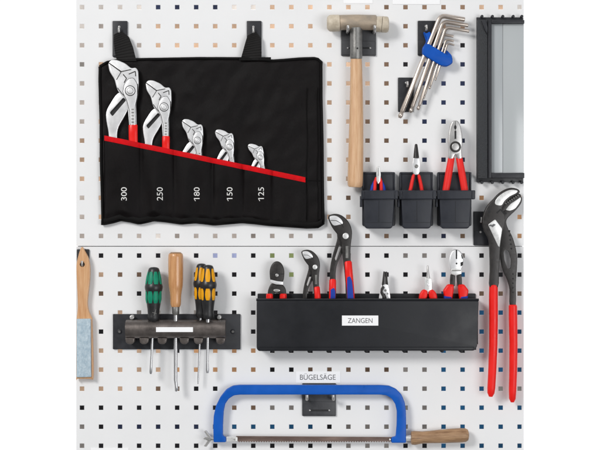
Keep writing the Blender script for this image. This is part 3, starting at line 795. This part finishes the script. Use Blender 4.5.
def pump(label, x, y, sc, blue):
    t = Thing('water_pump_pliers', label, 'pliers', x, y, 22, 'water pump pliers in the tray', xf=((345.6, 236), sc, 0))
    lo = smooth([(336.8, 231.4), (340, 233.4), (344, 238), (345, 246), (342, 254), (337.6, 263), (335.8, 272), (335.8, 282), (335.8, 306), (330, 306), (330, 282), (330, 270), (332, 258), (335.4, 246), (337.4, 238)], 3)
    win = fillet([(334.8, 258.6), (339.4, 245.2), (341.6, 246.6), (337.4, 258.2), (336, 261)], 1, 2)
    l = t.part('slotted_member', MB().plate(lo, 12, 19, 0.8, holes=[win]), M_burnish)
    up = smooth([(328, 217.6), (330.2, 214.8), (336, 213.8), (342, 215.6), (347.6, 220.6), (351, 227), (352, 234), (351, 243), (350.4, 252), (351, 264), (352.4, 284), (353.4, 306), (346.4, 306), (345.4, 284), (343.4, 262), (341.8, 250), (341.2, 242), (339.2, 236.6), (334.6, 231), (331, 225.4)], 3)
    u = t.part('upper_member', MB().plate(up, 19.2, 27, 1.0), M_burnish)
    t.part('jaw_face', MB().plate(smooth([(329.4, 218), (331.4, 215.8), (336.6, 216), (341.4, 219.6), (342.8, 223.6), (338.4, 225), (334, 225.6), (331.4, 223)], 3), 26.6, 27.5, 0.4), M_chrome, u)
    t.part('jaw_line', MB().sweep([(330.6, 220.4, 27.4), (336, 220.6, 27.4), (341, 223.4, 27.4), (343.6, 227.4, 27.2)], 0.35, 0.4, 6), M_groove, u)
    t.part('pivot', MB().cyl(345.6, 236, 27, 29.4, 3.2, 0.7, 24), M_bright)
    t.part('stamped_mark', MB().box(345.6, 246, 348.2, 258, 26.8, 27.1, 0), M_greysteel, u)
    g = t.part('grip', MB().sweep([(347.6, 261, 23), (347.8, 262.4, 23), (348.8, 275, 23), (350.2, 290, 23), (351, 306, 23)], [3.2, 4.1, 4.2, 4.1, 4.0], [5, 6.2, 6.4, 6.4, 6.4], 16, 0.85), M_redgrip)
    h = t.part('grip', MB().sweep([(332.8, 279, 15.6), (332.8, 280.4, 15.6), (332.6, 290, 15.6), (332.6, 306, 15.6)], [2.6, 3.5, 3.6, 3.6], [4, 5.2, 5.4, 5.4], 16, 0.85), M_redgrip)
    if blue:
        t.part('grip_inlay', MB().plate(fillet([(347, 277), (350, 276), (352, 281), (353, 290), (354, 305), (347.6, 305), (347, 288)], 1.2), 27, 30.3, 0.6), M_bluegrip, g)
        t.part('grip_inlay', MB().plate(fillet([(330.6, 289.5), (334, 287.6), (335.4, 291), (335.4, 305), (330.4, 305)], 1.0), 19, 21.4, 0.5), M_bluegrip, h)
pump('tallest pliers in the tray, water pump pliers with red and blue grips', 345.6, 236, 1.0, True)
pump('small black water pump pliers next to the cable cutter in the tray', 315, 267, 0.78, False)

# ------------------------------------------------------------------ tray and the rest of its pliers
def tray():
    t = Thing('tool_tray', 'long charcoal wall tray with a white label reading ZANGEN', 'tool tray', 367, 323, 30)
    t.part('back_wall_plate', MB().plate(fillet(rect(257.2, 294.2, 477.4, 350), 1.0), 1, 4, 0.4), M_tray)
    f = MB().plate(fillet([(256.8, 300.4), (478, 300.4), (476.6, 346), (473.6, 350.2), (258.6, 350.6), (256.8, 348)], 1.6), 38, 41, 0.6)
    f.box(256.9, 299, 258.4, 348, 4.2, 37.9, 0.3); f.box(476, 299, 477.6, 344, 4.2, 37.9, 0.3)
    f.box(258.6, 347.6, 475.8, 349.6, 4.2, 37.8, 0)
    t.part('body', f, M_tray)
    lip = MB().sweep([(256.4, 299.6, 38), (478.2, 299.6, 38)], 1.35, 4.2, 12)
    t.part('front_lip', lip, M_tray)
    sh = MB().plate(fillet([(258.8, 346.5), (473.4, 346.5), (472.2, 349.6), (260, 349.8)], 0.6), 41.05, 43, 0.5)
    t.part('bottom_rim', sh, M_tray)
    for x in (272, 290, 309, 328, 347, 366, 385, 404, 423, 442, 461):
        t.part('mounting_tab', MB().box(x - 1.6, 349.8, x + 1.6, 352.2, 6, 34, 0.4, 0.8), M_tray)
    l = t.part('label', MB().box(341.8, 315.2, 378, 325.2, 41.05, 41.5, 0), M_white, label='white label reading ZANGEN')
    t.part('lettering', MB().text('ZANGEN', 359.9, 320.2, 41.7, 24.6, 4.9), M_ink, l, flat=True)
tray()
def cable_cutter():
    t = Thing('cable_cutter', 'dark rounded cable cutter with short red grips in the tray', 'cable cutter', 277, 280, 22)
    h = smooth([(277, 261.2), (281.4, 263.4), (284, 269), (284.2, 276), (282.6, 282), (277, 283.4), (271.4, 282), (269.8, 276), (270, 269), (272.6, 263.4)], 3)
    t.part('blade_head', MB().plate(h, 16, 26, 1.3), M_burnish)
    t.part('blade_gap', MB().box(276.8, 263.6, 277.2, 273, 25.8, 26.2, 0).box(270.6, 273.6, 283.4, 274.4, 25.6, 26.15, 0), M_groove)
    t.part('pivot', MB().cyl(277, 275.2, 26, 27.6, 1.7, 0.4), M_steel)
    t.part('ground_band', MB().plate(fillet([(270.6, 279.4), (277, 281), (283.4, 281.6), (283.2, 285), (276, 284.4), (270.2, 282.6)], 0.8), 22, 27.4, 0.5), M_chrome)
    lo = smooth([(271.6, 283.6), (277, 284.8), (282.6, 285), (285.6, 289), (286.2, 295), (286, 306), (280.6, 306), (280.4, 297), (279, 293.4), (276.8, 292.2), (274.4, 293.4), (273, 297), (272.8, 306), (267.6, 306), (267.6, 295), (268.4, 289)], 3)
    t.part('handle_shank', MB().plate(lo, 16, 25, 1.0), M_burnish)
    t.part('spring_disc', MB().plate(ellipse(276.8, 290.4, 3.4, 1.5), 25, 26, 0.3), M_steel)
    for x in (269.6, 283.2):
        t.part('grip', MB().sweep([(x, 293.6, 22), (x, 294.6, 22), (x, 308, 22)], [2.8, 3.5, 3.6], [5, 7, 7], 14), M_redgrip)
cable_cutter()
def crimp():
    t = Thing('locking_pliers', 'slim all metal pliers with narrow black jaws in the tray', 'pliers', 385, 285, 22)
    t.part('jaw', MB().plate(fillet([(383.4, 271.4), (385, 271.4), (384.8, 284), (381.6, 286), (382.4, 280)], 0.7), 18, 26, 0.5), M_burnish)
    j = MB().plate(fillet([(385.3, 271.6), (387.2, 271.6), (387.6, 280), (388.2, 285), (385.2, 284)], 0.7), 18, 26, 0.5)
    t.part('jaw', j, M_burnish)
    b = t.part('body', MB().plate(fillet([(381.2, 284.4), (388, 283.6), (389.2, 289), (390.4, 297), (391, 310), (386.8, 310), (386.4, 298), (384.4, 293), (382.4, 298), (382, 310), (378, 310), (379, 297), (380.4, 289)], 1.3), 17, 25, 0.7), M_chrome)
    t.part('lever', MB().plate(fillet([(380.6, 288.4), (382.6, 285.4), (384.8, 287.2), (382.4, 291), (384.8, 295), (386.6, 304), (384.4, 304), (382, 296), (380.2, 293)], 0.8), 25, 28, 0.5), M_burnish)
    for x, y, r in ((385.4, 290.4, 1.2), (387.6, 293.6, 0.8)):
        t.part('pivot', MB().cyl(x, y, 25, 26.5, r, 0.25), M_greysteel)
crimp()
def small_cutter():
    t = Thing('electronics_pliers', 'small pliers with needle nose, bright steel body and bulging red grips in the tray', 'pliers', 428, 285, 22)
    t.part('nose', MB().sweep([(427.7, 265.4, 22), (427.7, 266.4, 22), (427.9, 272, 22), (428.1, 279, 22)], [0.5, 0.9, 1.2, 2.0], [1.5, 2.4, 3, 4], 12), M_steel)
    t.part('joint', MB().plate(fillet([(425, 278), (431.4, 278), (432, 284), (431.6, 292), (424.8, 292), (424.4, 284)], 1.0), 17, 26, 0.6), M_bright)
    t.part('pivot', MB().cyl(428.2, 284.6, 26, 27.2, 1.5, 0.3), M_chrome)
    for s in (-1, 1):
        o = smooth([(428 + s * 1.0, 290.8), (428 + s * 4.6, 289.6), (428 + s * 7.4, 292.2), (428 + s * 9, 297), (428 + s * 8.6, 308), (428 + s * 4.4, 308), (428 + s * 2.4, 300), (428 + s * 0.7, 296)], 3)
        t.part('grip', MB().plate(o, 16, 29, 1.6), M_redgrip)
small_cutter()
def side_cutter():
    t = Thing('diagonal_cutter', 'diagonal cutter with polished oval head and angular red grips in the tray', 'pliers', 456, 272, 22)
    h = smooth([(455.6, 249.2), (459.6, 250.6), (462.6, 255.4), (463.6, 261.4), (462.2, 267.4), (459.6, 271.6), (452, 271.6), (449.6, 267.4), (448.6, 261.4), (449.4, 255.4), (452, 250.6)], 3)
    t.part('head', MB().plate(h, 16, 27, 1.5), M_chrome)
    g = MB().box(455.5, 249.8, 456.9, 259, 26.6, 27.2, 0)
    g.plate(fillet([(460, 262.4), (462.8, 261.4), (462.6, 265), (460.4, 266.6)], 0.4), 26.4, 27.2, 0).plate(fillet([(460.6, 254), (462.2, 256), (462.6, 259), (461.4, 258.6)], 0.4), 26, 27.1, 0)
    g.cyl(456.3, 263.4, 27, 27.25, 0.9, 0)
    t.part('cutting_gap', g, M_groove)
    t.part('joint_band', MB().plate(fillet([(451, 268.6), (461.2, 268.6), (461.4, 274), (456, 275.4), (450.8, 274)], 1.0), 18, 28, 0.6), M_bright)
    t.part('joint_slot', MB().box(451.8, 269.8, 460.6, 271.0, 27.9, 28.2, 0), M_greysteel)
    t.part('shank', MB().plate(fillet([(450.6, 274), (455.4, 275.6), (454.6, 286), (450, 288), (450, 280)], 1), 17, 26, 0.8), M_burnish)
    lg = MB().plate(fillet([(456.4, 275.6), (461.2, 274), (461.8, 280), (461.8, 288), (457.4, 286)], 1), 17, 26, 0.8)
    t.part('shank', lg, M_burnish)
    for s in (-1, 1):
        c = 455.8
        o = fillet([(c + s * 2.0, 284.4), (c + s * 8.2, 284.2), (c + s * 12.8, 290.4), (c + s * 11.2, 297), (c + s * 10.6, 308), (c + s * 4.4, 308), (c + s * 3.6, 298), (c + s * 2.4, 291)], 1.6)
        gr = t.part('grip', MB().plate(o, 15, 29, 1.7), M_redgrip)
        t.part('grip_sleeve', MB().plate(fillet([(c + s * 4.4, 296.4), (c + s * 11.8, 295.6), (c + s * 11.4, 309), (c + s * 4.2, 309)], 1.0), 14.5, 29.8, 1.2), M_bluegrip, gr)
side_cutter()

# ------------------------------------------------------------------ screwdriver rack and its tools
def rack():
    t = Thing('screwdriver_rack', 'black rack plate with a gunmetal clip rail and blank white label', 'tool rack', 176, 332, 15)
    t.part('plate', MB().plate(fillet(rect(112.2, 314.4, 240.2, 349.8), 0.8), 0.8, 4, 0.35), M_blackmetal)
    for x in (118.8, 232.6):
        r = t.part('screw', MB().plate(circle(x, 332, 2.5, 22), 4.02, 5.2, 0.4), M_blackmetal)
        t.part('screw_socket', MB().plate(circle(x, 332, 1.3, 6), 5.2, 5.5, 0), M_greysteel, r)
    rail = MB()
    prof = [(319.6, 4.2), (319.8, 22), (320.6, 32), (322.4, 39), (325, 42.4), (330, 43), (334, 41), (336.8, 36), (337.8, 28), (338, 16), (338, 4.2)]
    a = rail.ring([(126.6, y, d) for y, d in prof]); b = rail.ring([(225.8, y, d) for y, d in prof])
    rail.join(a, b); rail.f.append(tuple(a)); rail.f.append(tuple(b))
    t.part('rail', rail, M_rail)
    for x in (132, 219.2):
        t.part('pin', MB().cyl(x, 317.3, 4.02, 20, 2.3, 0.7), M_steel)
    for x in (131, 145, 163, 185, 199, 221):
        t.part('clip_foot', MB().plate(fillet([(x - 5, 337), (x + 5, 337), (x + 4.2, 341.6), (x + 2, 343.4), (x - 2, 343.4), (x - 4.2, 341.6)], 1.4), 8, 34, 1.0), M_rail)
    t.part('label', MB().box(157.4, 326.2, 194, 331.0, 43.05, 43.5, 0), M_white)
rack()

def driver(name, label, cat, cx, prof, parts, shaft, d, tilt=0.0, inlays=None, group=None, inlay_mat=None):
    t = Thing(name, label, cat, cx, prof[0][0], d, group)
    xx = lambda y: cx + (y - prof[0][0]) * tilt
    for nm, y0, y1, m in parts:
        P = []
        for i in range(33):
            y = lerp(y0, y1, (i / 32) ** 1.5); P.append((xx(y), y, interp(prof, y)))
        body = t.part(nm, MB().sweep([(x, y, d) for x, y, w in P], [w for *_, w in P], [w * 1.9 for *_, w in P], 24), m)
        if nm == 'handle' and inlays:
            for (ya, yb, cs) in inlays:
                for ca in cs:
                    mb = MB()
                    def f(u, v):
                        y = lerp(ya, yb, v); w = interp(prof, y) * (1 + 0.045 * math.sin(math.pi * v))
                        half = 0.37 * (math.sin(math.pi * (0.12 + 0.76 * v))) ** 0.5
                        an = ca + (u - 0.5) * 2 * half
                        k = 1 + 0.05 * math.sin(math.pi * u)
                        return xx(y) + w * k * math.sin(an), y, d + w * 1.9 * k * math.cos(an) + 0.3
                    mb.slab(8, 12, f, 1.5)
                    t.part('grip_inlay', mb, inlay_mat, body)
    P, m = shaft
    t.part('shaft', MB().sweep([(x, y, d) for x, y, w in P], [w for *_, w in P], [w * 2 * (1 if w > 0.9 else 0.8) for *_, w in P], 14), m)
    return t
KP = [(267.0, 0.8), (267.15, 2.6), (267.6, 4.0), (268.6, 5.1), (270.5, 5.8), (276, 6.8), (283, 8.0), (286, 9.0), (289, 9.0), (292, 7.8), (296, 7.6), (300, 7.6), (304, 7.0), (309, 6.2), (314, 5.7), (317.6, 6.2), (320, 6.0), (321.6, 4.4)]
t = driver('screwdriver', 'screwdriver with green and black handle in the rack', 'screwdriver', 153.9, KP, [('handle', 267.0, 321.6, M_blackgrip)],
       ([(153.2, 320, 1.7), (152.6, 336, 1.35), (151.6, 356, 1.3), (151, 366, 1.3), (150.8, 372, 1.5), (150.7, 374, 0.9)], M_shaft), 27, -0.008,
       [(271.5, 284, (-1.2, -0.40, 0.40, 1.2)), (291, 303, (-1.2, -0.40, 0.40, 1.2))], None, M_green)
t.part('logo_mark', MB().plate([(154.2, 315), (156.2, 309), (156.8, 309), (155.0, 315)], 37.2, 39.4, 0).plate([(153, 311.8), (157, 313), (157, 313.6), (153, 312.4)], 37.2, 39.5, 0), M_greysteel)
WP = [(252.8, 5.4), (253.8, 7.0), (256, 7.5), (262, 7.6), (280, 7.4), (286, 7.1), (291, 6.1), (296, 5.5), (302, 5.4), (305, 5.2), (306.8, 4.4)]
t = driver('screwdriver', 'long screwdriver with plain wooden handle in the rack', 'screwdriver', 175.7, WP, [('handle', 252.8, 306.8, M_wood4)],
       ([(175.7, 314, 2.3), (175.7, 322, 2.3), (175.7, 338, 2.0), (175.6, 360, 1.9), (175.5, 380, 1.8), (176.2, 386, 1.6), (176.6, 389, 1.9), (176, 391.4, 0.9)], M_shaft), 27)
t.part('ferrule', MB().sweep([(175.7, 306, 27), (175.7, 307, 27), (175.7, 313, 27), (175.7, 315, 27)], [3.6, 3.9, 3.6, 2.6], [6.8, 7.4, 6.8, 5], 20), M_greysteel)
t.part('end_cap', MB().sweep([(175.7, 252.2, 27), (175.7, 253.4, 27)], [4.8, 6.4], [9, 12.4], 24), M_wood3)
YP = [(y - 2.4 + (0 if y > 268 else 0.2), w * 0.94) for y, w in KP]
driver('screwdriver', 'front screwdriver of the yellow and black pair, with the thicker shaft', 'screwdriver', 208.2, YP, [('handle', 264.8, 319, M_blackgrip)],
       ([(208, 318, 2.2), (207.9, 336, 1.4), (207.6, 352, 1.3), (207.4, 362, 1.3), (207.4, 370, 1.7), (207.4, 373, 1.2)], M_shaft), 33, 0.0,
       [(268.6, 281.6, (-0.95, 0, 0.95)), (288.4, 300, (-0.95, 0, 0.95))], 'yellow and black screwdrivers', M_yellow)
YP2 = [(y - 3.6, w * 0.9) for y, w in KP]
driver('screwdriver', 'rear screwdriver of the yellow and black pair, with the longer thin shaft', 'screwdriver', 201.6, YP2, [('handle', 263.4, 318, M_blackgrip)],
       ([(200.6, 317, 1.6), (200.0, 336, 0.95), (199, 360, 0.9), (198.3, 378, 0.9), (198, 384, 0.5)], M_shaft), 18, -0.012,
       [(267.4, 280.4, (-0.95, 0, 0.95)), (287.2, 299, (-0.95, 0, 0.95))], 'yellow and black screwdrivers', M_yellow)

# ------------------------------------------------------------------ brush
def brush():
    t = Thing('hand_brush', 'wooden paddle brush with a pale blue card face at the panel edge', 'brush', 84, 300, 10)
    hd = smooth([(82.2, 246.8), (85, 251), (88.6, 258), (90.2, 267), (90, 280), (88.6, 293), (87.8, 303), (89, 311), (92, 317.6), (92.4, 322), (93.2, 350), (93.4, 377.6), (90, 378.6), (78, 378.6), (76.4, 377.6), (76.5, 350), (76.6, 322), (77, 317.6), (78, 308), (77.8, 296), (77, 280), (76.6, 266), (78, 258), (80, 251)], 4)
    hole = circle(82.6, 264.4, 2.5, 18)
    t.part('paddle', MB().plate(hd, 5, 15, 0.9, holes=[hole]), M_wood2)
    t.part('card_face', MB().plate(fillet([(77.2, 318.6), (91.2, 318.4), (91.8, 376.6), (77.0, 377)], 0.8), 15.05, 19, 0.7), M_card)
brush()

# ------------------------------------------------------------------ hacksaw
def hacksaw():
    t = Thing('hacksaw', 'hacksaw with bright blue frame and worn wooden handle', 'hacksaw', 310, 410, 16)
    out = [(213.6, 442), (213.4, 425), (213.8, 416), (216, 405.6), (220.6, 396.4), (226.4, 389.2), (232.8, 385.6), (240, 384.8), (300, 384.9), (380, 385), (389, 385.6), (396, 388.8), (401.4, 394.4), (404.6, 402), (405.8, 411), (406, 425), (405.9, 442.6),
           (391.2, 442.6), (391.2, 437.2), (395.6, 436.4), (396.6, 425), (396.8, 411), (395.2, 404), (391.6, 398.4), (386.4, 395.2), (380, 394.4), (300, 394.4), (240, 394.5), (234, 395.2), (229, 398.4), (225.4, 403.6), (223.8, 411), (223, 425), (223, 435.4), (226, 437.2), (226.2, 442)]
    t.part('frame', MB().plate(fillet(out, 1.2, 2), 11, 21, 0.8), M_blue)
    bl = [(236, 436.0), (392.4, 437.0), (392.4, 441.0)]
    x = 391.6
    while x > 238:
        bl += [(x, 442.3), (x - 1.25, 441.0)]; x -= 2.5
    bl += [(236, 440.8)]
    b = t.part('blade', MB().plate(bl, 15.2, 16.8, 0), M_blade, flat=True)
    t.part('blade_clamp', MB().plate(fillet([(226.3, 436.6), (233, 436.2), (237.6, 437), (237.6, 441.4), (226.3, 441.8)], 0.8), 13, 19, 0.6), M_bright)
    t.part('blade_pin', MB().cyl(389.8, 439.2, 16.8, 22.4, 0.9, 0.3), M_bright)
    t.part('blade_pin', MB().cyl(234.6, 439, 19, 20.4, 1.0, 0.3), M_steel)
    w = MB().sweep([(213.8, 438.6, 16), (206, 438.6, 16)], [2.0, 1.6], [4, 3.2], 12)
    w.plate(fillet([(211.8, 437.4), (206.4, 430.2), (203.8, 430.8), (208.2, 438)], 0.8), 14, 18, 0.5)
    w.plate(fillet([(211.8, 439.6), (206.4, 446.8), (203.6, 446), (208.2, 439)], 0.8), 14, 18, 0.5)
    w.plate(fillet([(211.8, 438), (204.2, 436.6), (203.4, 438.8), (209.6, 440)], 0.8), 18, 22, 0.5)
    t.part('wing_nut', w, M_steel)
    t.part('ferrule', MB().sweep([(405.9, 438.2, 16), (411.6, 438, 16)], [2.6, 3.0], [5.2, 6], 16), M_bright)
    H = [(410.8, 438.1, 5.2), (411.6, 438.1, 6.6), (414.6, 437.9, 7.1), (418, 437.7, 6.6), (423, 437.4, 6.0), (430, 437.0, 6.2), (440, 436.4, 6.7), (452, 435.7, 7.1), (461, 435.3, 7.2), (465.6, 435.1, 6.8), (468, 435, 5.4), (468.9, 435, 2.4)]
    t.part('handle', MB().sweep([(x, y, 16) for x, y, w in H], [w for *_, w in H], [w * 1.8 for *_, w in H], 24), M_wood3)
hacksaw()

# ------------------------------------------------------------------ label strips stuck to the panels
def label(lab, x0, y0, x1, y1, text=None, tb=None):
    t = Thing('label_strip', lab, 'label', (x0 + x1) / 2, (y0 + y1) / 2, 0.5)
    p = t.part('strip', MB().box(x0, y0, x1, y1, 0.35, 0.8, 0), M_white)
    if text: t.part('lettering', MB().text(text, *tb), M_ink, p, flat=True)
label('white label strip reading BÜGELSÄGE above the blue hacksaw', 296, 371.4, 340.4, 383.0, 'BÜGELSÄGE', (317.8, 376.6, 1.0, 35.6, 6.4))
label('short white label strip cut by the picture edge above the hammer', 343.4, -7, 372.6, 3.4)
label('long white label strip cut by the picture edge above the hex keys', 392.4, -7, 440, 4.2)
label('white label strip cut by the picture edge below the brush', 90.6, 448, 128.6, 459)
